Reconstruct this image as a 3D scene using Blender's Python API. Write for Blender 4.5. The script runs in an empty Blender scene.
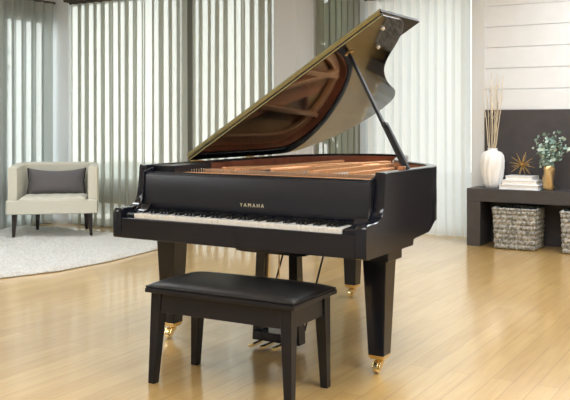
import bpy, bmesh, math, random
from mathutils import Vector, Matrix
random.seed(7)
S = bpy.context.scene
COL = S.collection
PI = math.pi

# ------------------------------------------------------------------ materials
def new_mat(name):
    m = bpy.data.materials.new(name); m.use_nodes = True
    nt = m.node_tree
    return m, nt, nt.nodes['Principled BSDF']

def mat(name, col, rough=0.5, metal=0.0, coat=0.0, bump=0.0, scale=30.0, var=0.0, spec=0.5, sheen=0.0, distort=0.0):
    m, nt, b = new_mat(name)
    b.inputs['Base Color'].default_value = (*col, 1)
    b.inputs['Roughness'].default_value = rough
    b.inputs['Metallic'].default_value = metal
    b.inputs['Coat Weight'].default_value = coat
    b.inputs['Coat Roughness'].default_value = 0.03
    b.inputs['Specular IOR Level'].default_value = spec
    b.inputs['Sheen Weight'].default_value = sheen
    tc = nt.nodes.new('ShaderNodeTexCoord')
    n = nt.nodes.new('ShaderNodeTexNoise'); n.inputs['Scale'].default_value = scale
    n.inputs['Detail'].default_value = 4
    nt.links.new(tc.outputs['Object'], n.inputs['Vector'])
    if var > 0:
        r = nt.nodes.new('ShaderNodeValToRGB')
        r.color_ramp.elements[0].position = 0.3; r.color_ramp.elements[1].position = 0.7
        r.color_ramp.elements[0].color = (*[c * (1 - var) for c in col], 1)
        r.color_ramp.elements[1].color = (*[min(1, c * (1 + var)) for c in col], 1)
        nt.links.new(n.outputs['Fac'], r.inputs['Fac']); nt.links.new(r.outputs['Color'], b.inputs['Base Color'])
    if bump > 0:
        bp = nt.nodes.new('ShaderNodeBump'); bp.inputs['Strength'].default_value = bump
        bp.inputs['Distance'].default_value = 0.01
        nt.links.new(n.outputs['Fac'], bp.inputs['Height']); nt.links.new(bp.outputs['Normal'], b.inputs['Normal'])
    return m

def floor_mat():
    m, nt, b = new_mat('blond_plank_floor')
    N, L = nt.nodes, nt.links
    tc = N.new('ShaderNodeTexCoord')
    mp = N.new('ShaderNodeMapping'); mp.inputs['Rotation'].default_value = (0, 0, PI / 2)
    L.new(tc.outputs['Object'], mp.inputs['Vector'])
    br = N.new('ShaderNodeTexBrick'); br.offset = 0.37; br.offset_frequency = 2
    br.inputs['Scale'].default_value = 1.0
    br.inputs['Brick Width'].default_value = 1.5; br.inputs['Row Height'].default_value = 0.105
    br.inputs['Mortar Size'].default_value = 0.0014; br.inputs['Mortar Smooth'].default_value = 0.3
    br.inputs['Bias'].default_value = 0.0
    br.inputs['Color1'].default_value = FLOOR1; br.inputs['Color2'].default_value = FLOOR2
    br.inputs['Mortar'].default_value = FLOORM
    L.new(mp.outputs['Vector'], br.inputs['Vector'])
    g = N.new('ShaderNodeTexNoise'); g.inputs['Scale'].default_value = 3.0; g.inputs['Detail'].default_value = 6
    mg = N.new('ShaderNodeMapping'); mg.inputs['Scale'].default_value = (14, 1.0, 1)
    L.new(tc.outputs['Object'], mg.inputs['Vector']); L.new(mg.outputs['Vector'], g.inputs['Vector'])
    mx = N.new('ShaderNodeMixRGB'); mx.blend_type = 'SOFT_LIGHT'; mx.inputs['Fac'].default_value = 0.5
    L.new(br.outputs['Color'], mx.inputs['Color1']); L.new(g.outputs['Color'], mx.inputs['Color2'])
    hs = N.new('ShaderNodeRGBToBW'); L.new(g.outputs['Color'], hs.inputs['Color'])
    L.new(hs.outputs['Val'], mx.inputs['Color2'])
    # knots
    k = N.new('ShaderNodeTexNoise'); k.inputs['Scale'].default_value = 5.0
    L.new(tc.outputs['Object'], k.inputs['Vector'])
    kr = N.new('ShaderNodeValToRGB'); kr.color_ramp.elements[0].position = 0.2; kr.color_ramp.elements[1].position = 0.27
    kr.color_ramp.elements[0].color = (0.45, 0.3, 0.16, 1); kr.color_ramp.elements[1].color = (1, 1, 1, 1)
    L.new(k.outputs['Fac'], kr.inputs['Fac'])
    m2 = N.new('ShaderNodeMixRGB'); m2.blend_type = 'MULTIPLY'; m2.inputs['Fac'].default_value = 0.8
    L.new(mx.outputs['Color'], m2.inputs['Color1']); L.new(kr.outputs['Color'], m2.inputs['Color2'])
    L.new(m2.outputs['Color'], b.inputs['Base Color'])
    b.inputs['Roughness'].default_value = 0.42
    b.inputs['Coat Weight'].default_value = 1.0; b.inputs['Coat Roughness'].default_value = 0.15; b.inputs['Coat IOR'].default_value = 2.0
    b.inputs['Specular IOR Level'].default_value = 0.5
    bp = N.new('ShaderNodeBump'); bp.inputs['Strength'].default_value = 0.04; bp.inputs['Distance'].default_value = 0.01
    L.new(hs.outputs['Val'], bp.inputs['Height']); L.new(bp.outputs['Normal'], b.inputs['Normal'])
    return m
FLOOR1 = (0.67, 0.435, 0.165, 1); FLOOR2 = (0.59, 0.365, 0.125, 1); FLOORM = (0.36, 0.22, 0.09, 1)

def sheer_mat(name, col, opacity, trans, diffuse_col=None):
    """thin cloth: part open weave, part translucent, part diffuse"""
    m = bpy.data.materials.new(name); m.use_nodes = True
    nt = m.node_tree; N, L = nt.nodes, nt.links
    for n in list(N): N.remove(n)
    out = N.new('ShaderNodeOutputMaterial')
    tc = N.new('ShaderNodeTexCoord'); w = N.new('ShaderNodeTexNoise'); w.inputs['Scale'].default_value = 300
    L.new(tc.outputs['Object'], w.inputs['Vector'])
    r = N.new('ShaderNodeValToRGB')
    r.color_ramp.elements[0].color = (*[c * 0.93 for c in col], 1); r.color_ramp.elements[1].color = (*col, 1)
    L.new(w.outputs['Fac'], r.inputs['Fac'])
    d = N.new('ShaderNodeBsdfDiffuse'); L.new(r.outputs['Color'], d.inputs['Color'])
    t = N.new('ShaderNodeBsdfTranslucent'); L.new(r.outputs['Color'], t.inputs['Color'])
    a = N.new('ShaderNodeMixShader'); a.inputs['Fac'].default_value = trans
    L.new(d.outputs['BSDF'], a.inputs[1]); L.new(t.outputs['BSDF'], a.inputs[2])
    tr = N.new('ShaderNodeBsdfTransparent')
    b = N.new('ShaderNodeMixShader'); b.inputs['Fac'].default_value = opacity
    L.new(tr.outputs['BSDF'], b.inputs[1]); L.new(a.outputs['Shader'], b.inputs[2])
    L.new(b.outputs['Shader'], out.inputs['Surface'])
    return m

def glass_mat():
    m = bpy.data.materials.new('window_glass'); m.use_nodes = True
    nt = m.node_tree; N, L = nt.nodes, nt.links
    for n in list(N): N.remove(n)
    out = N.new('ShaderNodeOutputMaterial')
    tr = N.new('ShaderNodeBsdfTransparent'); tr.inputs['Color'].default_value = (0.93, 0.96, 0.95, 1)
    g = N.new('ShaderNodeBsdfGlossy'); g.inputs['Roughness'].default_value = 0.02
    f = N.new('ShaderNodeFresnel')
    ge = N.new('ShaderNodeNewGeometry'); mr = N.new('ShaderNodeMapRange')
    mr.inputs['To Min'].default_value = 1.45; mr.inputs['To Max'].default_value = 1 / 1.45
    L.new(ge.outputs['Backfacing'], mr.inputs['Value']); L.new(mr.outputs['Result'], f.inputs['IOR'])
    mx = N.new('ShaderNodeMixShader')
    L.new(f.outputs['Fac'], mx.inputs['Fac']); L.new(tr.outputs['BSDF'], mx.inputs[1]); L.new(g.outputs['BSDF'], mx.inputs[2])
    L.new(mx.outputs['Shader'], out.inputs['Surface'])
    return m

def emit_mat(name, col, s):
    m, nt, b = new_mat(name)
    b.inputs['Base Color'].default_value = (*col, 1)
    b.inputs['Emission Color'].default_value = (*col, 1)
    b.inputs['Emission Strength'].default_value = s
    return m

def shiplap_mat():
    m = mat('white_painted_boards', (0.78, 0.80, 0.83), 0.45, bump=0.15, scale=8, var=0.02)
    return m

M = {}
M['floor'] = floor_mat()
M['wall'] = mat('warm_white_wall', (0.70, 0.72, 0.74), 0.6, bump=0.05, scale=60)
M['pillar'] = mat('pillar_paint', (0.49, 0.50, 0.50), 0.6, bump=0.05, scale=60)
M['ceil'] = mat('ceiling_white', (0.85, 0.84, 0.82), 0.8)
M['shiplap'] = shiplap_mat()
M['panel'] = mat('charcoal_panel', (0.055, 0.048, 0.050), 0.5, bump=0.05, scale=10, var=0.12)
M['console'] = mat('charcoal_lacquer_wood', (0.060, 0.055, 0.056), 0.38, bump=0.06, scale=14, var=0.1)
M['lacquer'] = mat('black_polish', (0.010, 0.011, 0.017), 0.13, coat=0.0, spec=0.42, scale=3, bump=0.0)
M['lacquer_lid'] = mat('black_mirror_polish', (0.010, 0.009, 0.009), 0.05, coat=0.35, spec=0.6)
M['lacquer_satin'] = mat('black_satin_edge', (0.011, 0.012, 0.017), 0.25, coat=0.0, spec=.4)
M['fallboard'] = mat('black_satin_polish', (0.011, 0.012, 0.018), 0.32, spec=.42)
M['gilt'] = mat('pale_gilt_inlay', (0.80, 0.72, 0.50), 0.4)
M['wood_black'] = mat('black_painted_stick', (0.014, 0.013, 0.014), 0.45, spec=0.3)
M['bench'] = mat('bench_black_wood', (0.009, 0.010, 0.016), 0.28, spec=.30)
M['leather'] = mat('black_leather', (0.006, 0.006, 0.007), 0.34, bump=0.25, scale=160, spec=0.35)
M['ivory'] = mat('white_key', (0.85, 0.84, 0.80), 0.2, coat=0.4)
M['ebony'] = mat('black_key', (0.010, 0.010, 0.010), 0.3)
M['brass'] = mat('polished_brass', (0.83, 0.62, 0.28), 0.22, metal=1.0, bump=0.02, scale=20)
M['brass_pale'] = mat('pale_brass', (0.90, 0.74, 0.42), 0.25, metal=1.0)
M['brass_and_edge_reflection'] = mat('dull_brass_and_edge_reflection', (0.44, 0.40, 0.21), 0.3, metal=0.9)  # hinge brass; on the lid edge strips it paints a gold reflection
M['rubber'] = mat('dark_rubber', (0.03, 0.025, 0.02), 0.7)
M['veneer'] = mat('red_brown_inner_veneer', (0.30, 0.085, 0.038), 0.35, coat=0.4, scale=12, var=0.25)
M['plate'] = mat('bronze_gold_plate', (0.86, 0.46, 0.22), 0.42, metal=0.55, bump=0.1, scale=40, var=0.08)
M['sound'] = mat('spruce_soundboard', (0.62, 0.36, 0.16), 0.4, coat=0.4, scale=9, var=0.15)
M['string'] = mat('steel_string', (0.55, 0.5, 0.45), 0.3, metal=1.0)
M['copper'] = mat('copper_wound', (0.7, 0.34, 0.18), 0.3, metal=1.0)
M['felt'] = mat('red_felt', (0.35, 0.03, 0.03), 0.9)
M['rug'] = mat('ivory_shag', (0.63, 0.62, 0.59), 0.95, bump=0.9, scale=55, var=0.16, sheen=0.3)
M['chair'] = mat('cream_upholstery', (0.62, 0.60, 0.51), 0.8, bump=0.2, scale=200, var=0.04, sheen=0.2)
M['wenge'] = mat('dark_stained_leg', (0.018, 0.011, 0.009), 0.35)
M['pillow'] = mat('grey_pillow_cloth', (0.115, 0.108, 0.115), 0.75, bump=0.25, scale=150, var=0.08, sheen=0.2)
M['piping'] = mat('black_piping', (0.02, 0.018, 0.02), 0.7)
M['porcelain'] = mat('white_ceramic', (0.90, 0.90, 0.90), 0.35, bump=0.04, scale=30)
M['goldvase'] = mat('brushed_gold_ceramic', (0.72, 0.50, 0.24), 0.34, metal=0.85, bump=0.15, scale=50)
M['goldwire'] = mat('antique_gold_rod', (0.62, 0.40, 0.14), 0.35, metal=0.9)
M['paper'] = mat('book_paper', (0.86, 0.86, 0.85), 0.7, var=0.05, scale=120)
M['cover'] = mat('white_book_cover', (0.88, 0.88, 0.89), 0.45)
M['twig'] = mat('bleached_twig', (0.76, 0.66, 0.50), 0.75, bump=0.2, scale=80, var=0.15)
M['leafA'] = mat('eucalyptus_leaf', (0.20, 0.30, 0.25), 0.55, var=0.3, scale=14)
M['leafB'] = mat('eucalyptus_pale_leaf', (0.42, 0.52, 0.45), 0.55, var=0.2, scale=14)
M['stem'] = mat('eucalyptus_stem', (0.16, 0.12, 0.07), 0.7)
M['frame'] = mat('window_frame_grey', (0.20, 0.20, 0.18), 0.5)
M['blind'] = mat('dark_taupe_blind', (0.085, 0.075, 0.06), 0.8)
M['sheer'] = sheer_mat('white_sheer', (0.58, 0.59, 0.53), 0.83, 0.50)
M['sheer_soft'] = sheer_mat('soft_white_sheer', (0.80, 0.82, 0.82), 0.955, 0.27)
M['sheer_left'] = sheer_mat('cool_sheer', (0.56, 0.59, 0.57), 0.87, 0.50)
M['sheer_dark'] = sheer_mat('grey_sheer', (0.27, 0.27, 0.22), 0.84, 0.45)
M['glass'] = glass_mat()
M['bark'] = mat('tree_bark', (0.10, 0.07, 0.05), 0.9, bump=0.5, scale=20)
M['tree'] = mat('tree_leaf', (0.10, 0.17, 0.05), 0.7, var=0.3, scale=3)
M['terrace'] = mat('pale_paving', (0.42, 0.42, 0.38), 0.8, var=0.1, scale=3)
M['fill_lamp'] = emit_mat('fill_diffuser', (0.90, 0.955, 1.0), 2.0)  # glow of the added ceiling fill panels
M['whitetrim'] = mat('white_trim', (0.72, 0.74, 0.76), 0.45)

def basket_mat():
    m, nt, b = new_mat('grey_woven_fibre')
    N, L = nt.nodes, nt.links
    tc = N.new('ShaderNodeTexCoord')
    n = N.new('ShaderNodeTexNoise'); n.inputs['Scale'].default_value = 45
    L.new(tc.outputs['Object'], n.inputs['Vector'])
    r = N.new('ShaderNodeValToRGB')
    r.color_ramp.elements[0].position = 0.32; r.color_ramp.elements[1].position = 0.72
    r.color_ramp.elements[0].color = (0.10, 0.10, 0.09, 1); r.color_ramp.elements[1].color = (0.50, 0.49, 0.455, 1)
    L.new(n.outputs['Fac'], r.inputs['Fac']); L.new(r.outputs['Color'], b.inputs['Base Color'])
    b.inputs['Roughness'].default_value = 0.6
    return m
M['basket'] = basket_mat()

# ------------------------------------------------------------------ mesh helpers
class MB:
    def __init__(s): s.v = []; s.f = []
    def add(s, vs, fs):
        o = len(s.v); s.v += [tuple(v) for v in vs]; s.f += [tuple(i + o for i in f) for f in fs]
    def box(s, x0, x1, y0, y1, z0, z1):
        vs = [(x, y, z) for z in (z0, z1) for y in (y0, y1) for x in (x0, x1)]
        s.add(vs, [(0, 2, 3, 1), (4, 5, 7, 6), (0, 1, 5, 4), (2, 6, 7, 3), (0, 4, 6, 2), (1, 3, 7, 5)]); return s
    def frust(s, c0, h0, c1, h1):
        """box between rectangle at c0 (half sizes h0) and c1 (half sizes h1)"""
        vs = []
        for c, h in ((c0, h0), (c1, h1)):
            for sx, sy in ((-1, -1), (1, -1), (1, 1), (-1, 1)):
                vs.append((c[0] + sx * h[0], c[1] + sy * h[1], c[2]))
        s.add(vs, [(0, 3, 2, 1), (4, 5, 6, 7), (0, 1, 5, 4), (1, 2, 6, 5), (2, 3, 7, 6), (3, 0, 4, 7)]); return s
    def tube(s, pts, r, n=8, r1=None):
        pts = [Vector(p) for p in pts]; k = len(pts); rings = []
        up = Vector((0, 0, 1))
        for i, p in enumerate(pts):
            t = (pts[min(i + 1, k - 1)] - pts[max(i - 1, 0)]).normalized()
            a = t.cross(up)
            if a.length < 0.05: a = t.cross(Vector((1, 0, 0)))
            a.normalize(); b = t.cross(a)
            rr = r if r1 is None else r + (r1 - r) * i / (k - 1)
            rings.append([p + rr * (math.cos(2 * PI * j / n) * a + math.sin(2 * PI * j / n) * b) for j in range(n)])
        vs = [v for q in rings for v in q]; fs = []
        for i in range(k - 1):
            for j in range(n):
                fs.append((i * n + j, (i + 1) * n + j, (i + 1) * n + (j + 1) % n, i * n + (j + 1) % n))
        fs.append(tuple(range(n))); fs.append(tuple((k - 1) * n + j for j in range(n - 1, -1, -1)))
        s.add(vs, fs); return s
    def lathe(s, prof, n=24, c=(0, 0, 0), fn=None):
        vs = []; fs = []; k = len(prof)
        for r, z in prof:
            for j in range(n):
                a = 2 * PI * j / n
                rr = r * (fn(a, z) if fn else 1)
                vs.append((c[0] + rr * math.cos(a), c[1] + rr * math.sin(a), c[2] + z))
        for i in range(k - 1):
            for j in range(n):
                fs.append((i * n + j, i * n + (j + 1) % n, (i + 1) * n + (j + 1) % n, (i + 1) * n + j))
        fs.append(tuple(range(n - 1, -1, -1))); fs.append(tuple((k - 1) * n + j for j in range(n)))
        s.add(vs, fs); return s
    def prism(s, poly, fn0, fn1):
        n = len(poly)
        vs = [fn0(*p) for p in poly] + [fn1(*p) for p in poly]
        fs = [tuple(range(n - 1, -1, -1)), tuple(range(n, 2 * n))] + [(i, (i + 1) % n, n + (i + 1) % n, n + i) for i in range(n)]
        s.add(vs, fs); return s
    def build(s, name, m, parent=None, bevel=0, smooth=False, seg=2, sub=0):
        me = bpy.data.meshes.new(name); me.from_pydata(s.v, [], s.f)
        bm = bmesh.new(); bm.from_mesh(me); bmesh.ops.recalc_face_normals(bm, faces=bm.faces); bm.to_mesh(me); bm.free()
        me.materials.append(m)
        o = bpy.data.objects.new(name, me); COL.objects.link(o)
        if parent: o.parent = parent
        if smooth:
            for p in me.polygons: p.use_smooth = True
        if bevel:
            md = o.modifiers.new('bevel', 'BEVEL'); md.width = bevel; md.segments = seg; md.limit_method = 'ANGLE'
            md.angle_limit = math.radians(40)
            if not smooth:
                for p in me.polygons: p.use_smooth = True
                md.harden_normals = True
        if sub:
            md = o.modifiers.new('sub', 'SUBSURF'); md.levels = sub; md.render_levels = sub
        return o

def empty(name, loc=(0, 0, 0), rz=0):
    o = bpy.data.objects.new(name, None); COL.objects.link(o)
    o.location = loc; o.rotation_euler = (0, 0, rz); o.empty_display_size = 0.1
    return o
def tag(o, label, cat, group=None, kind=None):
    o['label'] = label; o['category'] = cat
    if group: o['group'] = group
    if kind: o['kind'] = kind
    return o
def struct(mb, name, m, parent=None, **k):
    o = mb.build(name, m, parent, **k)
    o['kind'] = 'structure'
    return o
def box(*a): return MB().box(*a)

# ------------------------------------------------------------------ the room
XL, XR, YF = -4.5, 4.7, -5.6          # side walls and the wall behind the camera
YB, YR, YS = 3.93, 5.2, 5.0           # curtain wall, recess wall, boarded wall
XP = -1.03                            # corner pillar
ZC = 2.95
T = 0.15
struct(box(XL - T, XR + T, YF - T, YR + T, -0.12, 0.0), 'floor', M['floor'])
struct(box(XL - T, XR + T, YF - T, YR + T, ZC, ZC + 0.12), 'ceiling', M['ceil'])

def wall_open(name, axis, at, a0, a1, openings, m, t=T):
    """wall in plane axis=at thickened outward by t (signed); openings: (b0,b1,z0,z1)"""
    mb = MB(); lo, hi = min(at, at + t), max(at, at + t)
    def piece(b0, b1, z0, z1):
        if b1 - b0 < 1e-4 or z1 - z0 < 1e-4: return
        if axis == 'y': mb.box(b0, b1, lo, hi, z0, z1)
        else: mb.box(lo, hi, b0, b1, z0, z1)
    c = a0
    for b0, b1, z0, z1 in sorted(openings):
        piece(c, b0, 0, ZC); piece(b0, b1, 0, z0); piece(b0, b1, z1, ZC); c = b1
    piece(c, a1, 0, ZC)
    return struct(mb, name, m)

W_LEFT = (0.9, 3.88, 0.02, 2.45)
W_BACK = (-4.46, -1.36, 0.02, 2.66)
W_RET = (4.22, 5.08, 0.02, 2.66)
W_REC = (-0.95, 0.31, 0.02, 2.62)
wall_open('wall_left', 'x', XL, YF, YB + T, [W_LEFT], M['wall'], -T)
wall_open('wall_back', 'y', YB, XL, -1.29, [W_BACK], M['wall'], T)
wall_open('wall_return', 'x', XP, YB + T, YR, [W_RET], M['wall'], -T)
wall_open('wall_recess', 'y', YR, XP - T, 0.42, [W_REC], M['wall'], T)
wall_open('wall_front', 'y', YF, XL, XR, [], M['wall'], -T)
wall_open('wall_right', 'x', XR, YF, YR + T, [], M['wall'], T)
# corner pillar
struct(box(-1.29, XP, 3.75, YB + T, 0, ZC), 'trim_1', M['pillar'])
# pilaster between the left window and the curtain wall
struct(box(XL, -4.22, 3.86, YB, 0, ZC), 'trim_2', M['whitetrim'])
# boarded wall, solid block with grooved boards
struct(box(0.42, XR, YS + 0.012, YR + T, 0, ZC), 'wall_boarded', M['shiplap'])
mb = MB(); z = 1.336
while z < ZC:
    mb.box(0.47, XR, YS, YS + 0.012, z + 0.002, min(z + 0.206, ZC)); z += 0.2105
struct(mb, 'trim_3', M['shiplap'])
# white end board where the boarded wall meets the recess
struct(box(0.33, 0.47, YS - 0.012, YR, 0, ZC), 'trim_4', M['whitetrim'], bevel=0.003)
# charcoal panel behind the console
struct(box(0.472, 3.6, YS - 0.02, YS + 0.012, 0, 1.336), 'trim_5', M['panel'])
struct(box(-4.2, -1.29, YB - 0.02, YB, 0.0, 0.05), 'baseboard_back', M['frame'])
struct(box(XL, XL + 0.02, YF, YB - 0.1, 0.0, 0.06), 'baseboard_left', M['frame'])

def window(n, axis, at, op, t, mull, rail=None, out=1):
    b0, b1, z0, z1 = op
    e = MB()
    p0, p1 = (at + 0.05 * out, at + 0.11 * out)
    lo, hi = min(p0, p1), max(p0, p1)
    def bx(m_, a, b, c, d, l=lo, h=hi):
        if axis == 'y': m_.box(a, b, l, h, c, d)
        else: m_.box(l, h, a, b, c, d)
    w = 0.05
    bx(e, b0, b1, z1 - w, z1); bx(e, b0, b1, z0, z0 + w); bx(e, b0, b0 + w, z0, z1); bx(e, b1 - w, b1, z0, z1)
    for x in mull: bx(e, x - 0.075, x + 0.075, z0, z1)
    if rail: bx(e, b0, b1, rail[0], rail[1])
    fr = struct(e, 'window_%d' % n, M['frame'])
    g = MB(); mid = (lo + hi) / 2
    bx(g, b0 + w, b1 - w, z0 + w, z1 - w, mid - 0.003, mid + 0.003)
    g.build('pane', M['glass'], fr)
    return fr
window(1, 'x', XL, W_LEFT, T, [2.3], (0.28, 0.55), -1)
window(2, 'y', YB, W_BACK, T, [-2.55], (0.26, 0.55), 1)
window(3, 'x', XP, W_RET, T, [], (0.26, 0.5), -1)
window(4, 'y', YR, W_REC, T, [], None, 1)

# ------------------------------------------------------------------ curtains
def curtain(name, p0, p1, z0, z1, period, amp, loop, m, label, seed, group=None):
    """gathered sheet from p0 to p1 with folds that double back on themselves"""
    rnd = random.Random(seed)
    d = Vector((p1[0] - p0[0], p1[1] - p0[1], 0)); Lh = d.length; d.normalize(); nrm = Vector((-d.y, d.x, 0))
    k = max(2, round(Lh / period)); per = Lh / k; res = 18; rows = 9
    am = [amp * rnd.uniform(0.7, 1.25) for _ in range(k + 1)]
    lp = [loop * rnd.uniform(0.5, 1.3) for _ in range(k + 1)]
    sh = [rnd.uniform(-0.16, 0.16) * per for _ in range(k + 1)]
    sw = [rnd.uniform(-1, 1) for _ in range(k + 1)]
    vs, fs = [], []
    nc = k * res + 1
    for j in range(rows):
        q = j / (rows - 1); z = z0 + (z1 - z0) * q
        for i in range(nc):
            t = i / res; c = int(min(t, k - 1)); u = t - c; e = 0.5 - 0.5 * math.cos(PI * u)
            a_ = am[c] * (1 - e) + am[c + 1] * e; l_ = lp[c] * (1 - e) + lp[c + 1] * e
            s_ = sh[c] * (1 - e) + sh[c + 1] * e
            w_ = (sw[c] * (1 - e) + sw[c + 1] * e)
            open_ = 1.0 - 0.25 * q
            edge = min(1, t, k - t)
            x = per * t + edge * (s_ * (1 - 0.6 * q) - l_ * per * math.sin(4 * PI * t) + w_ * 0.012 * (1 - q))
            y = a_ * open_ * math.cos(2 * PI * t)
            P = Vector((p0[0], p0[1], 0)) + d * x + nrm * y
            vs.append((P.x, P.y, z))
    for j in range(rows - 1):
        for i in range(nc - 1):
            a = j * nc + i; fs.append((a, a + 1, a + 1 + nc, a + nc))
    b = MB(); b.add(vs, fs)
    root = empty(name, ((p0[0] + p1[0]) / 2, (p0[1] + p1[1]) / 2, 0))
    tag(root, label, 'curtain', group)
    inv = Matrix.Translation(-root.location)
    b.v = [tuple(inv @ Vector(v)) for v in b.v]
    o = b.build('cloth', m, root, smooth=True)
    h = MB()
    c = root.location
    r0 = Vector((p0[0], p0[1], z1 + 0.012)) - c; r1 = Vector((p1[0], p1[1], z1 + 0.012)) - c
    h.tube([r0, r1], 0.014, 8)
    h.build('curtain_rail', M['blind'], root)
    return root
YC = 3.84
curtain('sheer_curtain', (-4.18, YC), (-2.46, YC), 0.012, 2.60, 0.125, 0.036, 0.26, M['sheer'],
        'white sheer curtain behind the cream chair, right of the pale pilaster', 3)
curtain('sheer_curtain', (-2.39, YC), (-1.31, YC), 0.012, 2.60, 0.112, 0.040, 0.33, M['sheer'],
        'white sheer curtain ending at the grey pillar, above the low end of the piano lid', 5)
curtain('sheer_curtain', (XL + 0.09, 0.9), (XL + 0.09, 3.83), 0.012, 2.62, 0.15, 0.040, 0.30, M['sheer_left'],
        'cool grey white sheer curtain at far left with a dark band along its top', 9)
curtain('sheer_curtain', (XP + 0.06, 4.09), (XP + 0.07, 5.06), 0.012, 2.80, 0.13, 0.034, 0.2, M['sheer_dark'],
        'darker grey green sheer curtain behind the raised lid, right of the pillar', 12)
curtain('sheer_curtain', (-0.93, 5.10), (0.284, 5.10), 0.012, 2.56, 0.105, 0.024, 0.08, M['sheer_soft'],
        'bright white sheer curtain in the recess between the piano and the boarded wall', 15)
# dark pelmets and blind
struct(box(-4.22, -1.29, YC - 0.06, YB, 2.625, ZC), 'trim_6', M['blind'])
rb = box(XL + 0.005, XL + 0.03, 0.95, 3.6, 2.41, 2.62).build('roller_blind', M['blind'])
tag(rb, 'dark taupe roller blind drawn a little way down behind the far left curtain', 'blind')

# ------------------------------------------------------------------ outside
tag(box(-16, 16, -18, 18, -0.30, -0.13).build('terrace', M['terrace']), 'pale paved terrace outside the windows', 'ground')
bpy.data.objects['terrace']['kind'] = 'structure'
def tree(loc, h, r, seed, label):
    rnd = random.Random(seed); root = empty('garden_tree', loc)
    tag(root, label, 'tree')
    t = MB().tube([(0, 0, 0), (0.05, 0.03, h * 0.4), (0.0, 0.0, h * 0.8)], 0.07, 8, 0.03)
    for i in range(9):
        a = rnd.uniform(0, 2 * PI); z = h * rnd.uniform(0.25, 0.75)
        t.tube([(0.03, 0.02, z), (math.cos(a) * r * .7, math.sin(a) * r * .7, z + h * .18)], 0.022, 6, 0.006)
    t.build('trunk', M['bark'], root, smooth=True)
    l = MB()
    for i in range(1900):
        p = Vector((rnd.gauss(0, 1), rnd.gauss(0, 1), rnd.gauss(0, 1))); p.normalize(); p *= rnd.uniform(0.3, 1) ** 0.5
        q = Vector((p.x * r, p.y * r, h * 0.62 + p.z * h * 0.42))
        a = Vector((rnd.gauss(0, 1), rnd.gauss(0, 1), rnd.gauss(0, 1))).normalized()
        b = a.orthogonal().normalized(); s_ = rnd.uniform(0.05, 0.1)
        l.add([q - a * s_, q + b * s_ * .5, q + a * s_, q - b * s_ * .5], [(0, 1, 2, 3)])
    l.build('foliage', M['tree'], root)
tree((-1.93, 6.45, -0.13), 4.2, 0.42, 1, 'green garden tree seen dimly through the dark curtain beside the pillar')
tree((-7.2, 4.4, -0.13), 3.5, 0.9, 4, 'green tree seen faintly through the far left curtain')

# ------------------------------------------------------------------ fill panels added on the ceiling to light the room (above the frame)
def fill_light(x, y, w, d, e):
    root = empty('added_fill_panel', (x, y, ZC - 0.04)); tag(root, 'added fill light panel on the ceiling, out of view', 'fill_lamp', 'added ceiling fill panels')
    f = MB()
    f.box(-w/2 - .03, w/2 + .03, -d/2 - .03, -d/2, 0, 0.04); f.box(-w/2 - .03, w/2 + .03, d/2, d/2 + .03, 0, 0.04)
    f.box(-w/2 - .03, -w/2, -d/2, d/2, 0, 0.04); f.box(w/2, w/2 + .03, -d/2, d/2, 0, 0.04)
    f.build('frame', M['whitetrim'], root)
    box(-w/2, w/2, -d/2, d/2, 0.02, 0.035).build('diffuser', M['fill_lamp'], root)
    L = bpy.data.lights.new('fill_light_source', 'AREA'); L.shape = 'RECTANGLE'; L.size = w; L.size_y = d; L.energy = e
    L.color = (0.90, 0.955, 1.0)
    o = bpy.data.objects.new('fill_lamp_light', L); COL.objects.link(o); o.parent = root; o.location = (0, 0, 0.012)
LE = 52
for x, y in ((-2.6, 1.2), (-2.6, -2.4), (1.2, -2.4), (1.4, 1.6), (3.2, -0.6), (2.2, 3.7)):
    fill_light(x, y, 1.3, 1.3, LE)

# ------------------------------------------------------------------ rug
def rug():
    edge = [(-0.3, -3.0), (0.2, -2.62), (0.6, -2.36), (1.07, -2.13), (1.52, -1.97), (2.09, -1.94), (2.84, -2.02), (3.2, -2.2), (3.37, -2.5)]
    def xe(y):
        for (a, b), (c, d) in zip(edge, edge[1:]):
            if a <= y <= c: return b + (d - b) * (y - a) / (c - a)
        return edge[-1][1]
    rnd = random.Random(11)
    ny, nx = 230, 190; b = MB(); vs = []; fs = []
    for j in range(ny):
        y = -0.3 + 3.67 * j / (ny - 1); x1 = xe(y); x0 = -4.35
        for i in range(nx):
            x = x0 + (x1 - x0) * i / (nx - 1)
            e = min(1, min(i, nx - 1 - i) / 3, min(j, ny - 1 - j) / 3)
            z = 0.004 + e * (0.016 + rnd.uniform(0, 0.018) + 0.006 * math.sin(7 * x + 3 * math.sin(5 * y)))
            vs.append((x + rnd.uniform(-.006, .006), y + rnd.uniform(-.006, .006), z))
    for j in range(ny - 1):
        for i in range(nx - 1):
            a = j * nx + i; fs.append((a, a + 1, a + 1 + nx, a + nx))
    # underside rim
    b.add(vs, fs); o = b.build('shag_rug', M['rug'], smooth=True)
    md = o.modifiers.new('solid', 'SOLIDIFY'); md.thickness = 0.003; md.offset = 1
    tag(o, 'ivory shag rug on the plank floor under the cream chair', 'rug')
rug()

# ------------------------------------------------------------------ grand piano
P = empty('grand_piano', (0, 0, 0))
tag(P, 'black polished grand piano with raised lid, gold lettering and three brass casters', 'piano')
W = 1.49
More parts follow.
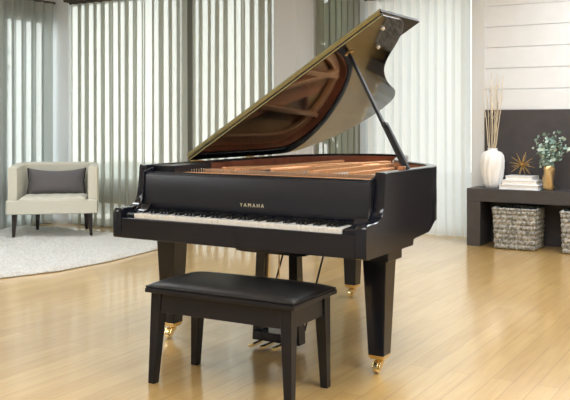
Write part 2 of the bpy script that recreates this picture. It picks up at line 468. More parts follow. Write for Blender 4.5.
# plan of the case, from the bass front corner round the tail to the treble front corner
def catmull(pts, n):
    out = []
    for i in range(len(pts) - 1):
        p0 = Vector(pts[max(i - 1, 0)]); p1 = Vector(pts[i]); p2 = Vector(pts[i + 1]); p3 = Vector(pts[min(i + 2, len(pts) - 1)])
        for k in range(n):
            t = k / n
            out.append(0.5 * ((2 * p1) + (-p0 + p2) * t + (2 * p0 - 5 * p1 + 4 * p2 - p3) * t * t + (-p0 + 3 * p1 - 3 * p2 + p3) * t ** 3))
    out.append(Vector(pts[-1])); return out
curve = catmull([(0, 1.55), (0.01, 1.74), (0.05, 1.90), (0.14, 2.06), (0.27, 2.19), (0.44, 2.275), (0.60, 2.29), (0.74, 2.23), (0.84, 2.07),
                 (0.90, 1.86), (0.97, 1.66), (1.06, 1.46), (1.17, 1.31), (1.30, 1.18), (1.41, 1.05), (1.475, 0.92), (1.49, 0.80)], 5)
ys = [0, .004, .012, .03, .06, .09, .12, .145, .165, .18, .192, .200, .206, .212, .216, .25, .30, .345, .355, .37, .39, .43, .50, .548, .556, .57, .62, .70, .765, .78, .80, .84, .86, .875]
left = [Vector((0, y)) for y in ys + [1.0, 1.2, 1.4]]
right = [Vector((W, y)) for y in reversed([y for y in ys if y < 0.78])]
path = left + curve + right
def ztop(y):
    pr = [(0, .735), (.004, .748), (.012, .757), (.03, .760), (.09, .760), (.12, .762), (.145, .768), (.165, .778), (.18, .795), (.192, .822), (.200, .86), (.206, .90), (.212, .972), (.216, .983), (9, .983)]
    for (a, b), (c, d) in zip(pr, pr[1:]):
        if a <= y <= c: return b + (d - b) * (y - a) / (c - a)
    return .983
def zbot(y):
    pr = [(0, .612), (.004, .606), (.012, .603), (.345, .603), (.346, .603), (.548, .603), (.556, .632), (.57, .634), (.765, .645), (.78, .65), (.80, .660), (.84, .680), (.86, .690), (.875, .692), (9, .692)]
    for (a, b), (c, d) in zip(pr, pr[1:]):
        if a <= y <= c: return b + (d - b) * (y - a) / (c - a)
    return .69
def inner(path, t):
    out = []
    for i, p in enumerate(path):
        a = path[max(i - 1, 0)]; b = path[min(i + 1, len(path) - 1)]
        d = (b - a).normalized(); out.append(p + Vector((d.y, -d.x)) * t)
    return out
TH = 0.055
inn = inner(path, TH)
vs = []; n = len(path)
bv = 0.004
for p, q in zip(path, inn):
    zt, zb = ztop(p.y), zbot(p.y); d = (q - p).normalized() * bv
    vs += [(p.x, p.y, zb), (p.x, p.y, zt - bv), (p.x + d.x, p.y + d.y, zt), (q.x - d.x, q.y - d.y, zt), (q.x, q.y, zt - bv), (q.x, q.y, zb)]
fs = []
for i in range(n - 1):
    for k in range(6):
        a, b = i * 6 + k, i * 6 + (k + 1) % 6
        fs.append((a, b, b + 6, a + 6))
fs.append((5, 4, 3, 2, 1, 0)); fs.append(tuple((n - 1) * 6 + k for k in range(6)))
b = MB(); b.add(vs, fs)
rim = b.build('rim', M['lacquer'], P)
for p in rim.data.polygons: p.use_smooth = True
md = rim.modifiers.new('edges', 'EDGE_SPLIT'); md.split_angle = math.radians(28)

# inner veneer strip
ii = [(p, q) for p, q in zip(inner(path, TH + 0.001), inner(path, TH + 0.010))]
sel = [i for i, p in enumerate(path) if p.y > 0.27]
vs = []
for i in sel:
    a, c = ii[i]
    for pt, z in ((a, .80), (a, .968), (c, .968), (c, .80)): vs.append((pt.x, pt.y, z))
k = len(sel); fs = []
for i in range(k - 1):
    for j in range(4):
        a_, b_ = i * 4 + j, i * 4 + (j + 1) % 4
        fs.append((a_, b_, b_ + 4, a_ + 4))
b = MB(); b.add(vs, fs); b.build('inner_rim', M['veneer'], P, smooth=False)
# soundboard
sb = [p for p in inner(path, TH + 0.004) if p.y > 0.26]
poly = [(p.x, p.y) for p in sb]
MB().prism(poly, lambda x, y: (x, y, .845), lambda x, y: (x, y, .86)).build('soundboard', M['sound'], P)
# closed underside
MB().prism(poly, lambda x, y: (x, y, .735), lambda x, y: (x, y, .75)).build('underframe', M['lacquer_satin'], P)
# cast plate: perimeter band with struts
rg = []
o_ = [p for p in inner(path, TH + 0.012) if p.y > 0.42]; i_ = [p for p in inner(path, TH + 0.10) if p.y > -9]
idx = [i for i, p in enumerate(path) if p.y > 0.42]
po = inner(path, TH + 0.012); pi_ = inner(path, TH + 0.085)
vs = []
for i in idx:
    for pt, z in ((po[i], .885), (po[i], .912), (pi_[i], .920), (pi_[i], .885)): vs.append((pt.x, pt.y, z))
k = len(idx); fs = []
for i in range(k - 1):
    for j in range(4):
        a_, b_ = i * 4 + j, i * 4 + (j + 1) % 4
        fs.append((a_, b_, b_ + 4, a_ + 4))
fs += [(0, 1, 2, 3), tuple((k - 1) * 4 + j for j in (3, 2, 1, 0))]
pl = MB(); pl.add(vs, fs)
# web (tuning pin area) and struts fanning to the tail
pl.box(.07, 1.42, .27, .56, .905, .925)
pl.box(.07, 1.42, .555, .60, .905, .945)
def beam(x0, y0, x1, y1, w, z0, z1, dz=0.0):
    d = Vector((x1 - x0, y1 - y0)).normalized(); nx, ny = -d.y * w / 2, d.x * w / 2
    vs = [(x0 + nx, y0 + ny, z0), (x0 - nx, y0 - ny, z0), (x1 - nx, y1 - ny, z0), (x1 + nx, y1 + ny, z0),
          (x0 + nx, y0 + ny, z1), (x0 - nx, y0 - ny, z1), (x1 - nx, y1 - ny, z1 + dz), (x1 + nx, y1 + ny, z1 + dz)]
    pl.add(vs, [(0, 3, 2, 1), (4, 5, 6, 7), (0, 1, 5, 4), (1, 2, 6, 5), (2, 3, 7, 6), (3, 0, 4, 7)])
for a in ((.42, .56, .30, 2.12), (.66, .56, .62, 2.18), (.90, .56, .80, 1.95), (1.14, .56, 1.02, 1.42), (.30, .60, .66, 2.15)):
    beam(*a, .034, .905, .958, -.02)
pl.build('cast_plate', M['plate'], P, bevel=0.004)
# raised nose and pin block end seen in the treble corner
box(.075, 1.42, .285, .40, .926, .938).build('pin_block', M['plate'], P, bevel=0.003)
tp = MB()
for i in range(74):
    x = .12 + i * .0172
    for r_ in range(3):
        tp.lathe([(.0032, 0), (.0032, .026), (.002, .028)], 6, (x + .004 * r_, .42 + .04 * r_, .925))
o = tp.build('tuning_pins', M['string'], P); o['kind'] = 'stuff'
# strings fan from the pins to the bridge line
st = MB()
for i in range(84):
    x0 = .44 + i * .0116
    t = i / 83
    x1 = .30 + t * 1.06; y1 = 2.08 - 1.02 * t ** 0.8
    if x1 > 1.36: continue
    st.tube([(x0, .62, .935), (x1, y1, .915)], .0011, 4)
o = st.build('treble_strings', M['string'], P); o['kind'] = 'stuff'
st = MB()
for i in range(26):
    x0 = .11 + i * .0122; st.tube([(x0, .62, .942), (x0 + .38 - i * .004, 2.07 - abs(i - 10) * .008, .925)], .0022, 5)
o = st.build('bass_strings', M['copper'], P); o['kind'] = 'stuff'
br = catmull([(.28, 1.98), (.42, 1.92), (.60, 1.72), (.85, 1.42), (1.10, 1.12), (1.33, .88)], 6)
MB().tube([(p.x, p.y, .885) for p in br], .020, 6).build('bridge', M['veneer'], P)

# keybed and front
box(.055, W - .055, .012, .60, .603, .665).build('keybed', M['lacquer'], P, bevel=0.003)
box(.056, W - .056, 0.0, .022, .604, .712).build('key_slip', M['lacquer'], P, bevel=0.005)
KX0, KX1 = .132, 1.358
for x0, x1 in ((.0555, KX0 - .002), (KX1 + .002, W - .0555)):
    prof = [(.023, .665), (.023, .728), (.03, .735), (.10, .737), (.13, .750), (.150, .775), (.165, .775), (.165, .665)]
    MB().prism(prof, lambda y, z: (x0, y, z), lambda y, z: (x1, y, z)).build('key_block', M['lacquer'], P, bevel=0.003)
# curved cheeks inside the arms
for x0, x1 in ((.0556, .066), (W - .066, W - .0556)):
    prof = [(.06, .738), (.10, .742), (.13, .760), (.155, .79), (.168, .84), (.175, .95), (.26, .97), (.26, .66), (.06, .66)]
    MB().prism(prof, lambda y, z: (x0, y, z), lambda y, z: (x1, y, z)).build('cheek', M['lacquer_satin'], P, bevel=0.002)
fb = [(.176, .752), (.172, .764), (.176, .79), (.182, .926), (.190, .938), (.226, .938), (.226, .752)]
box(.0665, W - .0665, .1715, .19, .705, .7515).build('added_dark_strip', M['lacquer_satin'], P)  # dark strip added to cover the bright line behind the keys
fbo = MB().prism(fb, lambda y, z: (.0665, y, z), lambda y, z: (W - .0665, y, z)).build('fallboard', M['fallboard'], P, bevel=0.003)
box(.0665, W - .0665, .226, .268, .925, .944).build('music_shelf', M['lacquer_satin'], P, bevel=0.003)
box(.056, .20, .27, .62, .93, .978).build('bass_side_ledge', M['lacquer_satin'], P, bevel=0.003)
# lettering on the fallboard
cu = bpy.data.curves.new('lettering', 'FONT'); cu.body = 'YAMAHA'; cu.size = 0.027; cu.extrude = 0.0006; cu.space_character = 1.5
cu.align_x = 'CENTER'
to = bpy.data.objects.new('tmp_text', cu); COL.objects.link(to)
bpy.context.view_layer.update()
me = bpy.data.meshes.new_from_object(to.evaluated_get(bpy.context.evaluated_depsgraph_get()))
COL.objects.unlink(to); bpy.data.objects.remove(to)
me.name = 'gold_lettering'; me.materials.clear(); me.materials.append(M['gilt'])
lo = bpy.data.objects.new('gold_lettering', me); COL.objects.link(lo); lo.parent = fbo
lean = math.atan2(.006, .136)
lo.location = (.770, .1745, .788); lo.rotation_euler = (PI / 2 - lean, 0, 0); lo['label'] = 'gold capital lettering'

# keys
kw = (KX1 - KX0) / 52
wk = MB().box(.0006, kw - .0006, .016, .170, .705, .735)
key0 = wk.build('white_key', M['ivory'], P, bevel=0.0012)
blk = MB(); hw = .0048
blk.add([(-hw - .0012, .056, .735), (hw + .0012, .056, .735), (hw + .0012, .170, .735), (-hw - .0012, .170, .735),
         (-hw, .061, .748), (hw, .061, .748), (hw, .170, .748), (-hw, .170, .748)],
        [(0, 3, 2, 1), (4, 5, 6, 7), (0, 1, 5, 4), (1, 2, 6, 5), (2, 3, 7, 6), (3, 0, 4, 7)])
bk0 = blk.build('black_key', M['ebony'], P, bevel=0.001)
first_b = True
for i in range(52):
    o = key0 if i == 0 else key0.copy()
    if i: COL.objects.link(o); o.parent = P
    o.location = (KX0 + i * kw, 0, 0)
    note = 'ABCDEFG'[i % 7]
    if i < 51 and note in 'ACDFG':
        q = bk0 if first_b else bk0.copy()
        if not first_b: COL.objects.link(q); q.parent = P
        first_b = False
        q.location = (KX0 + (i + 1) * kw, 0, 0)

# legs with casters
def leg(cx, cy, zt, w=.062, d=.062, w0=.042):
    m_ = MB()
    m_.frust((cx, cy, .085), (w0, w0), (cx, cy, zt - .05), (w, d))
    l_ = m_.build('leg', M['lacquer'], P, bevel=0.004)
    box(cx - w - .022, cx + w + .022, cy - d - .022, cy + d + .022, zt - .052, zt).build('leg_collar', M['lacquer'], l_, bevel=0.004)
    # caster: cup, fork, wheel, hub
    c = MB()
    c.frust((cx, cy, .066), (.034, .034), (cx, cy, .088), (.043, .043))
    c.lathe([(.016, .050), (.018, .068)], 12, (cx, cy, 0))
    for s_ in (-1, 1):
        pr = [(-.018, .056), (.030, .056), (.048, .030), (.040, .018), (.022, .022), (-.010, .045)]
        c.prism(pr, lambda y, z: (cx + s_ * .018 - .003, cy - y + .0, z), lambda y, z: (cx + s_ * .018 + .003, cy - y, z))
    k = c.build('caster', M['brass'], l_, bevel=0.002)
    wv = MB()
    n_ = 20; R_ = .0275
    vs = []
    for x in (-.013, .013):
        for j in range(n_): vs.append((cx + x, cy - .028 + R_ * math.cos(2 * PI * j / n_), R_ + .0005 + R_ * math.sin(2 * PI * j / n_)))
    wv.add(vs, [tuple(range(n_)), tuple(range(2 * n_ - 1, n_ - 1, -1))] + [(j, (j + 1) % n_, n_ + (j + 1) % n_, n_ + j) for j in range(n_)])
    wv.build('caster_wheel', M['brass_pale'], l_, bevel=0.003)
leg(1.385, .372, .603); leg(.105, .372, .603); leg(.50, 1.88, .74)
# pedal lyre
ly = box(.455, .955, .44, .58, .545, .604).build('pedal_lyre', M['lacquer'], P, bevel=0.005)
lb = MB().prism([(.47, .546), (.94, .546), (.925, .512), (.87, .507), (.54, .507), (.485, .512)], lambda x, z: (x, .455, z), lambda x, z: (x, .565, z))
lb.build('lyre_head', M['lacquer'], ly, bevel=0.003)
for x, q in ((.628, -.016), (.834, .012)): MB().frust((x + q, .505, .03), (.032, .034), (x, .505, .51), (.025, .030)).build('lyre_post', M['lacquer'], ly, bevel=0.003)
box(.60, .86, .445, .57, .036, .085).build('pedal_box', M['lacquer'], ly, bevel=0.004)
for x in (.66, .73, .80):
    p_ = MB().prism([(-.010, .44), (.010, .44), (.012, .38), (.015, .345), (.010, .325), (-.010, .325), (-.015, .345), (-.012, .38)],
                    lambda a, y: (x + a, y, .030 + .0), lambda a, y: (x + a, y, .043))
    p_.build('pedal', M['brass'], ly, bevel=0.002)
    MB().tube([(x, .51, .10), (x, .51, .51)], .0035, 6).build('pedal_rod', M['brass'], ly)
for x in (.60, .86): MB().tube([(x, .56, .09), (x + (.0), .86, .62)], .006, 6).build('lyre_brace', M['lacquer_satin'], ly)


# lid, raised about 32 degrees on the bass side hinge
ang = math.radians(31.9); LH = Vector((.0, 0, .988)); YL = .645
lidroot_mat = Matrix.Translation((0.022, 0, .990)) @ Matrix.Rotation(-ang, 4, 'Y')
lp = [(-.006, YL), (W - .003, YL), (W - .003, .80)]
for p in reversed(curve): lp.append((p.x + (.004 if p.x > .7 else -.004), p.y + .006))
lp = [q for i, q in enumerate(lp) if i < 3 or q[0] < W - .0]
lp += []
lid = MB().prism(lp, lambda x, y: (x, y, 0.0), lambda x, y: (x, y, .022)).build('lid', M['lacquer_lid'], P, bevel=0.004)
lid.matrix_local = lidroot_mat
fl = box(-.004, W, YL + .0, 1.185, .0235, .0435).build('lid_front_flap', M['wood_black'], lid, bevel=0.003)
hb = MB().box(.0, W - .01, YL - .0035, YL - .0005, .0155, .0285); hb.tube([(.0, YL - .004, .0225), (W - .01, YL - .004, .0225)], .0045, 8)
hb.build('flap_hinge', M['brass_and_edge_reflection'], lid)
MB().box(.0, W - .01, YL - .0025, YL - .0005, .001, .0075).build('edge_reflection_strip', M['brass_and_edge_reflection'], lid)  # strip coloured as the gold reflection on the lid's front edge
MB().box(.0, W - .004, YL - .0025, YL - .0003, .031, .0405).build('flap_edge_reflection_strip', M['brass_and_edge_reflection'], fl)  # same painted gold reflection along the flap's front edge
bp_ = MB()
for x, y in ((1.40, .80), (1.25, 1.02)):
    MB().lathe([(.010, -.012), (.012, -.004), (.013, -.0005)], 12, (x, y, 0)).build('lid_buffer', M['porcelain'], lid, smooth=False)
# hinges on the bass side
for y in (.72, 1.32):
    h_ = MB().box(.001, .05, y - .03, y + .03, .983, .987); h_.tube([(.0, y - .03, .988), (.0, y + .03, .988)], .006, 8)
    h_.build('lid_hinge', M['brass'], P)
# prop stick
top = lidroot_mat @ Vector((1.16, .80, -.004)); foot = Vector((1.428, .625, .955))
dv = top - foot
def stick(a, b, w0, w1, t, name, par, m):
    a, b = Vector(a), Vector(b); d = (b - a).normalized(); s_ = Vector((0, 1, 0)); s_ = (s_ - d * s_.dot(d)).normalized(); u_ = d.cross(s_)
    vs = []
    for p, w in ((a, w0), (b, w1)):
        for i, j in ((-1, -1), (1, -1), (1, 1), (-1, 1)): vs.append(p + s_ * (w * i) + u_ * (t * j))
    m2 = MB(); m2.add(vs, [(0, 3, 2, 1), (4, 5, 6, 7), (0, 1, 5, 4), (1, 2, 6, 5), (2, 3, 7, 6), (3, 0, 4, 7)])
    return m2.build(name, m, par, bevel=0.002)
pr_ = stick(foot, top, .017, .010, .008, 'lid_prop', P, M['wood_black'])
off = Vector((0.012, 0, .012))
stick(foot + off + dv * .02, foot + off + dv * .36, .014, .012, .007, 'short_prop', pr_, M['wood_black'])
stick(foot + dv * .36 + off * .4, foot + dv * .39 + off * .4, .018, .018, .014, 'prop_joint', pr_, M['wood_black'])
MB().box(1.135, 1.185, .785, .815, -.006, -.0005).build('prop_cup', M['brass'], lid, bevel=0.002)
box(1.40, 1.432, .56, .60, .965, .995).build('prop_catch', M['copper'], P, bevel=0.003)

# ------------------------------------------------------------------ bench
B = empty('piano_bench', (.917, -.150, 0.0), math.radians(1.2))
tag(B, 'black wooden piano bench with padded leather seat in front of the keyboard', 'bench')
hx, hy = .405, .215
box(-hx + .008, hx - .008, -hy + .010, hy - .006, .427, .448).build('seat_board', M['bench'], B, bevel=0.004)
cs = MB(); N_ = 26; vs = []; fs = []
def cush(u, v):
    x, y = (u * 2 - 1), (v * 2 - 1)
    e = (1 - abs(x) ** 8) * (1 - abs(y) ** 6)
    return (x * (hx - .013), y * (hy - .016), .457 + .022 * max(0, e) ** .5 + .006 * (1 - x * x) * (1 - y * y))
for j in range(N_ + 1):
    for i in range(N_ + 1):
        u = .5 - .5 * math.cos(PI * i / N_); v = .5 - .5 * math.cos(PI * j / N_); vs.append(cush(u, v))
for j in range(N_):
    for i in range(N_):
        a = j * (N_ + 1) + i; fs.append((a, a + 1, a + N_ + 2, a + N_ + 1))
cs.add(vs, fs)
bot = [vs[i] for i in range(N_ + 1)] + [vs[j * (N_ + 1) + N_] for j in range(1, N_ + 1)] + [vs[N_ * (N_ + 1) + i] for i in range(N_ - 1, -1, -1)] + [vs[j * (N_ + 1)] for j in range(N_ - 1, 0, -1)]
k = len(bot)
cs.add([(x, y, z) for x, y, z in bot] + [(x, y, .448) for x, y, z in bot], [(i, (i + 1) % k, k + (i + 1) % k, k + i) for i in range(k)] + [tuple(range(k, 2 * k))])
cu_ = cs.build('seat_cushion', M['leather'], B, smooth=True)
cu_.modifiers.new('e', 'EDGE_SPLIT').split_angle = math.radians(50)
wl = MB(); rr = [(x * 1.003, y * 1.003, .455) for x, y, z in bot]; wl.tube(rr + [rr[0]], .004, 6); wl.build('piping', M['leather'], cu_, smooth=True)
ap = MB().box(-hx + .05, hx - .05, -hy + .035, -hy + .055, .337, .427).box(-hx + .05, hx - .05, hy - .055, hy - .035, .337, .427)
ap.box(-hx + .04, -hx + .06, -hy + .05, hy - .05, .337, .427).box(hx - .06, hx - .04, -hy + .05, hy - .05, .337, .427)
ap.build('apron', M['bench'], B, bevel=0.002)
for sx in (-1, 1):
    for sy in (-1, 1):
        l_ = MB().frust((sx * (hx - .040) - .008, sy * (hy - .046), 0), (.018, .019), (sx * (hx - .060), sy * (hy - .058), .427), (.029, .029))
        l_.build('leg', M['bench'], B, bevel=0.003)

# ------------------------------------------------------------------ tub chair
A = empty('tub_chair', (-3.325, 2.745, 0.04), math.radians(40.5))
tag(A, 'cream upholstered low tub chair with dark tapered legs on the ivory rug', 'chair')
# shell: U in plan
xs = .40
sh = [(-xs, .07)] + [(-xs, y) for y in (.16, .26, .36)]
for i in range(1, 12):
    a = PI - PI * i / 12
    sh.append((xs * math.copysign(abs(math.cos(a)) ** .62, math.cos(a)), .40 + .255 * abs(math.sin(a)) ** .62))
sh += [(xs, y) for y in (.36, .26, .16)] + [(xs, .07)]
shp = [Vector(p) for p in sh]; tk = .048
vs = []; k = len(shp)
for i, p in enumerate(shp):
    a = shp[max(i - 1, 0)]; c = shp[min(i + 1, k - 1)]; d = (c - a).normalized(); nn = Vector((d.y, -d.x))
    zt = .715 + .02 * min(1, max(0, (p.y - .07) / .5))
    o1, i1 = p - nn * tk, p + nn * tk
    for pt, z in ((o1, .235), (o1, zt - .018), (p - nn * tk * .6, zt), (p + nn * tk * .6, zt), (i1, zt - .018), (i1, .235)): vs.append((pt.x, pt.y, z))
fs = []
for i in range(k - 1):
    for j in range(6):
        a_, b_ = i * 6 + j, i * 6 + (j + 1) % 6
        fs.append((a_, b_, b_ + 6, a_ + 6))
fs += [(5, 4, 3, 2, 1, 0), tuple((k - 1) * 6 + j for j in range(6))]
b = MB(); b.add(vs, fs); o = b.build('back_and_arms', M['chair'], A, bevel=0.012, seg=3)
# T shaped seat
tp_ = [(-.445, .0), (-.46, .015), (-.46, .05), (-.44, .065), (-.336, .068), (-.336, .55), (.336, .55), (.336, .068), (.44, .065), (.46, .05), (.46, .015), (.445, .0)]
tp_ = [(x, y - .03 * (1 - (x / .46) ** 2) if y < .06 else y) for x, y in tp_]
fr_ = [(-.445 + .89 * i / 12, -.03 * (1 - ((-.445 + .89 * i / 12) / .46) ** 2)) for i in range(12, -1, -1)]
tp_ = tp_[1:11] + fr_
MB().prism(tp_, lambda x, y: (x, y, .235), lambda x, y: (x, y, .375)).build('seat_base', M['chair'], A, bevel=0.02, seg=3)
q = MB(); nx, ny = 40, 24; vs = []; fs = []
for j in range(ny + 1):
    for i in range(nx + 1):
        x = -.335 + .67 * i / nx; y = -.02 + .57 * j / ny
        e = min(1, min(i, nx - i, j, ny - j) / 3)
        tuft = .010 * abs(math.sin(x / .67 * 5 * PI + .5 * PI)) * abs(math.sin((y + .02) / .57 * 4 * PI))
        vs.append((x, y, .377 + (.026 + tuft) * e ** .5))
for j in range(ny):
    for i in range(nx):
        a = j * (nx + 1) + i; fs.append((a, a + 1, a + nx + 2, a + nx + 1))
q.add(vs, fs); so = q.build('seat_cushion', M['chair'], A, smooth=True)
md = so.modifiers.new('s', 'SOLIDIFY'); md.thickness = .006
for sx, y in ((-1, .06), (1, .06), (-.56, .62), (.80, .60)):
    MB().frust((sx * .385, y, 0.0), (.014, .014), (sx * .375, y, .236), (.026, .026)).build('leg', M['wenge'], A, bevel=0.002)
# pillow resting on the seat against the back
def pillow():
    root = empty('lumbar_pillow', (0, 0, 0))
    w, h = .30, .145; n1, n2 = 26, 14; b = MB(); vs = []; fs = []; edge = []
    def pt(u, v, s_):
        x = u * w * (1 - .06 * (1 - abs(v)) * abs(u) ** 3); z = v * h * (1 - .22 * (1 - u * u) * (1 if v > 0 else .4))
        z += .0
        t = .062 * (max(0, (1 - u ** 4) * (1 - v ** 4))) ** .55
        return (x, s_ * t, z)
    for s_ in (-1, 1):
        for j in range(n2 + 1):
            for i in range(n1 + 1): vs.append(pt(-1 + 2 * i / n1, -1 + 2 * j / n2, s_))
    o_ = (n1 + 1) * (n2 + 1)
    for s_ in (0, 1):
        for j in range(n2):
            for i in range(n1):
                a = s_ * o_ + j * (n1 + 1) + i; fs.append((a, a + 1, a + n1 + 2, a + n1 + 1))
    b.add(vs, fs)
    bm_o = b.build('pillow_body', M['pillow'], root, smooth=True)
    bm = bmesh.new(); bm.from_mesh(bm_o.data); bmesh.ops.remove_doubles(bm, verts=bm.verts, dist=1e-4); bmesh.ops.recalc_face_normals(bm, faces=bm.faces); bm.to_mesh(bm_o.data); bm.free()
    for s_ in (-1, 1):
        pts = [pt(s_, -1 + 2 * j / n2, 1) for j in range(n2 + 1)]
        MB().tube(pts, .009, 8).build('side_trim', M['piping'], root, smooth=True)
    R = Matrix.Rotation(math.radians(40.5), 4, 'Z')
    root.matrix_world = Matrix.Translation((-3.325, 2.745, .03)) @ R @ Matrix.Translation((0, .47, .545)) @ Matrix.Rotation(math.radians(-14), 4, 'X')
    tag(root, 'grey rectangular lumbar pillow with black side trim leaning in the cream chair', 'pillow')
pillow()

# ------------------------------------------------------------------ console table
CX0, CX1, CY0, CY1, CZ = .405, 2.75, 4.62, 4.965, .563
K = empty('console_table', ((CX0 + CX1) / 2, (CY0 + CY1) / 2, 0))
tag(K, 'long low charcoal console table with thick square legs against the dark panel', 'table')
cxm, cym = K.location.x, K.location.y
box(CX0 - cxm, CX1 - cxm, CY0 - cym, CY1 - cym, CZ - .125, CZ).build('table_top', M['console'], K, bevel=0.003)
for x in (CX0, CX1 - .135): box(x - cxm, x + .135 - cxm, CY0 - cym, CY1 - cym, 0, CZ - .1255).build('leg', M['console'], K, bevel=0.003)

# baskets
def basket(x0, y0, w, d, h, label):
    root = empty('woven_basket', (x0 + w / 2, y0 + d / 2, 0)); tag(root, label, 'basket', 'woven baskets under the console')
    nc = 34; nr = 13; b = MB()
    # woven shell: puffed strands in a basket weave, taper towards the base
    def side(p, q, z0, z1, flip):
        pass
    per = 2 * (w + d); cols = 40
    def ring(s, t):
        k_ = .93 + .07 * t
        a = s % per; hw_, hd = w / 2 * k_, d / 2 * k_
        if a < w: return Vector((-hw_ + 2 * hw_ * a / w, -hd)), Vector((0, -1))
        a -= w
        if a < d: return Vector((hw_, -hd + 2 * hd * a / d)), Vector((1, 0))
        a -= d
        if a < w: return Vector((hw_ - 2 * hw_ * a / w, hd)), Vector((0, 1))
        a -= w
        return Vector((-hw_, hd - 2 * hd * a / d)), Vector((-1, 0))
    NS, NZ = 168, 66; vs = []; fs = []
    for j in range(NZ + 1):
        t = j / NZ
        for i in range(NS):
            s = per * i / NS
            p, nn = ring(s, t)
            cw = i / NS * 42 ; rw = t * 8
            ph = (int(cw * .5) + int(rw)) % 2
            bulge = .016 * abs(math.sin(PI * rw)) ** .6 * (0.35 + .65 * abs(math.sin(PI * (cw * .5 + .5 * ph))))
            bulge += .004 * math.sin(PI * cw)
            vs.append((p.x + nn.x * bulge, p.y + nn.y * bulge, .004 + (h - .03) * t))
    for j in range(NZ):
        for i in range(NS):
            a = j * NS + i; c = j * NS + (i + 1) % NS; fs.append((a, c, c + NS, a + NS))
    b.add(vs, fs)
    o = b.build('basket_body', M['basket'], root, smooth=True)
    md = o.modifiers.new('s', 'SOLIDIFY'); md.thickness = .008; md.offset = -1
    box(-w * .46, w * .46, -d * .46, d * .46, .004, .012).build('base', M['basket'], root)
    r_ = MB(); hw_, hd = w / 2 + .002, d / 2 + .002
    pts = []
    for i in range(96):
        p, nn = ring(per * i / 96, 1); pts.append((p.x, p.y, h - .018 + .003 * math.sin(i * 2.1)))
    r_.tube(pts + [pts[0]], .014, 8); r_.build('braided_rim', M['basket'], root, smooth=True)
basket(.69, 4.545, .40, .33, .40, 'grey woven basket standing nearest the console leg, seen whole')
basket(1.325, 4.545, .40, .33, .40, 'grey woven basket cut off by the right edge of the picture')

# white ribbed vase with twigs
V = empty('ribbed_vase', (.612, 4.79, CZ)); tag(V, 'tall white ribbed ceramic vase at the left end of the console', 'vase')
prof = [(.066, 0), (.074, .004), (.088, .05), (.102, .12), (.112, .20), (.114, .27), (.108, .32), (.088, .352), (.056, .366), (.046, .372), (.046, .386), (.050, .392),
        (.043, .392), (.038, .382), (.036, .345), (.05, .30), (.05, .10), (.02, .02)]
MB().lathe(prof, 84, fn=lambda a, z: 1 + (.13 * abs(math.cos(6 * a + .8 * math.sin(14 * z))) - .08) * max(0, min(1, z * 20, (.365 - z) * 14))).build('vase_body', M['porcelain'], V, smooth=True)
rnd = random.Random(21)
for i in range(11):
    tx = rnd.uniform(-.095, .105) if i > 2 else (-.10, .12, .03)[i]; ty = rnd.uniform(-.05, .06); hgt = rnd.uniform(.88, 1.12)
    b = MB(); pts = []
    bx_, by_ = rnd.uniform(-.02, .02), rnd.uniform(-.015, .015)
    for k in range(9):
        t = k / 8
        pts.append((bx_ * (1 - t) * 1 + tx * t + rnd.uniform(-.006, .006), by_ * (1 - t) + ty * t + rnd.uniform(-.004, .004), .03 + hgt * t))
    # keep the stem inside the neck
    pts = [(x * (1 if z > .40 else .28), y * (1 if z > .40 else .28), z) for x, y, z in pts]
    b.tube(pts, .0056, 6, .0026)
    for k in (5, 6, 7):
        p = Vector(pts[k]); b.tube([p, p + Vector((rnd.uniform(-.03, .03), rnd.uniform(-.02, .02), .07))], .0022, 5, .001)
    o = b.build('dried_twig', M['twig'], smooth=True); o.location = (.612, 4.79, CZ)
    tag(o, 'thin bleached dried twig standing in the tall white ribbed vase', 'twig', 'dried twigs in the white vase')

# book stack
z = CZ
for i, (x0, x1, dd, th, lb_) in enumerate(((.712, 1.092, .27, .045, 'large white book at the bottom of the stack of three on the console'),
                                           (.735, 1.070, .25, .044, 'white book in the middle of the stack of three on the console'),
                                           (.768, 1.035, .22, .040, 'smallest white book on top of the stack, under the gold starburst'))):
    root = empty('book', ((x0 + x1) / 2, 4.79, z)); root.rotation_euler = (0, 0, (0, .03, -.02)[i]); w = (x1 - x0) / 2
    tag(root, lb_, 'book', 'stacked white books')
    c = MB().box(-w, w, -dd / 2, dd / 2, 0, .005).box(-w, w, -dd / 2, dd / 2, th - .005, th).box(-w, w, dd / 2 - .005, dd / 2, 0, th)
    c.build('book_cover', M['cover'], root, bevel=0.0015)
    box(-w + .006, w - .006, -dd / 2 + .006, dd / 2 - .006, .0055, th - .0055).build('page_block', M['paper'], root)
    z += th + .0005
# starburst
G = empty('starburst_sculpture', (.902, 4.79, z)); tag(G, 'gold starburst sculpture of thin rods on top of the white books', 'sculpture')
cz = .108
MB().lathe([(.004, cz - .016), (.014, cz - .010), (.018, cz), (.014, cz + .010), (.004, cz + .016)], 12).build('hub', M['goldwire'], G, smooth=True)
ga = PI * (3 - 5 ** .5)
for i in range(22):
    zz = 1 - 2 * (i + .5) / 22; rr_ = math.sqrt(1 - zz * zz); a = ga * i + .4
    d = Vector((rr_ * math.cos(a), rr_ * math.sin(a), zz)); ln = .125
    if d.z < -.2: ln = min(ln, (cz - .003) / -d.z)
    MB().tube([Vector((0, 0, cz)) + d * .01, Vector((0, 0, cz)) + d * ln], .0042, 6, .0020).build('rod', M['goldwire'], G, smooth=True)

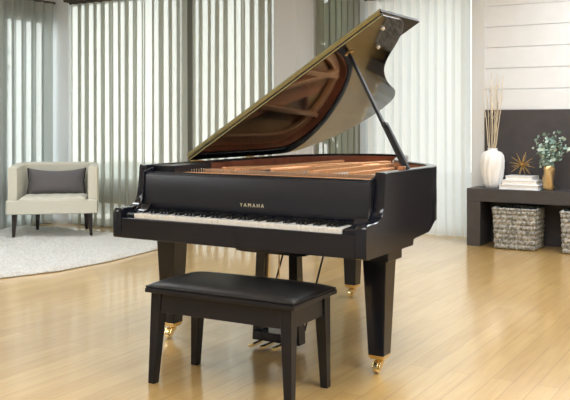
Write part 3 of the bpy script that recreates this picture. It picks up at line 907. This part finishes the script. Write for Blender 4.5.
# gold vase
GV = empty('gold_vase', (1.165, 4.75, CZ)); tag(GV, 'small gold dimpled vase on the console holding eucalyptus', 'vase')
prof = [(.036, 0), (.044, .004), (.050, .03), (.046, .075), (.052, .12), (.046, .165), (.050, .205), (.047, .235), (.040, .236), (.036, .20), (.034, .05), (.01, .02)]
MB().lathe(prof, 32, fn=lambda a, z: 1 + .16 * math.cos(3 * a + 30 * z) * min(1, z * 30, max(0, (.232 - z) * 40))).build('vase_body', M['goldvase'], GV, smooth=True)
rnd = random.Random(5)
tips = [(-.11, 0, .20), (-.085, -.02, .29), (-.03, .03, .33), (.03, -.03, .27), (.07, .04, .36), (.13, -.02, .30), (.16, .02, .22), (.04, -.05, .18), (-.05, -.05, .21)]
for tx, ty, tz in tips:
    root = empty('eucalyptus_sprig', (1.165, 4.75, CZ)); tag(root, 'grey green eucalyptus sprig in the small gold vase', 'sprig', 'eucalyptus sprigs in the gold vase')
    pts = []
    for k in range(8):
        t = k / 7; e = t ** 1.6
        pts.append((tx * e * 1.0, ty * e, .05 + (.18 + tz) * t - .03 * e))
    MB().tube(pts, .003, 5, .0015).build('stem', M['stem'], root, smooth=True)
    l1, l2 = MB(), MB()
    for k in range(30):
        t = rnd.uniform(.52, 1.0); i0 = min(6, int(t * 7)); f_ = t * 7 - i0
        p = Vector(pts[i0]).lerp(Vector(pts[i0 + 1]), f_)
        d = Vector((rnd.gauss(0, 1), rnd.gauss(0, 1), rnd.gauss(0, .6))).normalized(); p = p + d * rnd.uniform(.015, .042)
        nrm = Vector((rnd.gauss(0, 1), rnd.gauss(0, 1) - .8, rnd.gauss(0, 1) + .6)).normalized(); u_ = nrm.orthogonal().normalized(); w_ = nrm.cross(u_)
        r_ = rnd.uniform(.012, .021); ring_ = []
        for s_ in (0, .0012):
            for j in range(8):
                a = 2 * PI * j / 8; ring_.append(p + u_ * r_ * math.cos(a) * 1.15 + w_ * r_ * math.sin(a) * .85 + nrm * (s_ + .003 * math.cos(2 * a)))
        (l1 if rnd.random() < .62 else l2).add(ring_, [tuple(range(8)), tuple(range(15, 7, -1))] + [(j, (j + 1) % 8, 8 + (j + 1) % 8, 8 + j) for j in range(8)])
    l1.build('leaves', M['leafA'], root)
    if l2.v: l2.build('pale_leaves', M['leafB'], root)

# ------------------------------------------------------------------ world, camera
w = bpy.data.worlds.new('sky'); S.world = w; w.use_nodes = True
nt = w.node_tree; bg = nt.nodes['Background']
tc = nt.nodes.new('ShaderNodeTexCoord'); sp = nt.nodes.new('ShaderNodeSeparateXYZ'); rp = nt.nodes.new('ShaderNodeValToRGB')
nt.links.new(tc.outputs['Generated'], sp.inputs[0]); nt.links.new(sp.outputs['Z'], rp.inputs['Fac'])
rp.color_ramp.elements[0].color = (1.0, 0.98, 0.95, 1); rp.color_ramp.elements[1].color = (0.80, 0.90, 1.0, 1)
nt.links.new(rp.outputs['Color'], bg.inputs['Color'])
bg.inputs['Strength'].default_value = 4.1

cam = bpy.data.cameras.new('camera'); co = bpy.data.objects.new('camera', cam); COL.objects.link(co)
cam.sensor_fit = 'HORIZONTAL'; cam.sensor_width = 36; cam.lens = 837.3 / 570 * 36
cam.shift_y = -(200 - 120.8) / 570
co.location = (3.079, -3.382, 1.2254); co.rotation_euler = (PI / 2, 0, .53615)
cam.clip_start = 0.05
S.camera = co
S.view_settings.view_transform = 'Standard'; S.view_settings.look = 'None'
S.view_settings.exposure = 0.0; S.view_settings.gamma = 1.0
S.cycles.use_denoising = True
S.cycles.max_bounces = 10; S.cycles.diffuse_bounces = 5; S.cycles.glossy_bounces = 5; S.cycles.transparent_max_bounces = 16; S.cycles.transmission_bounces = 6
S.cycles.caustics_reflective = False; S.cycles.caustics_refractive = False
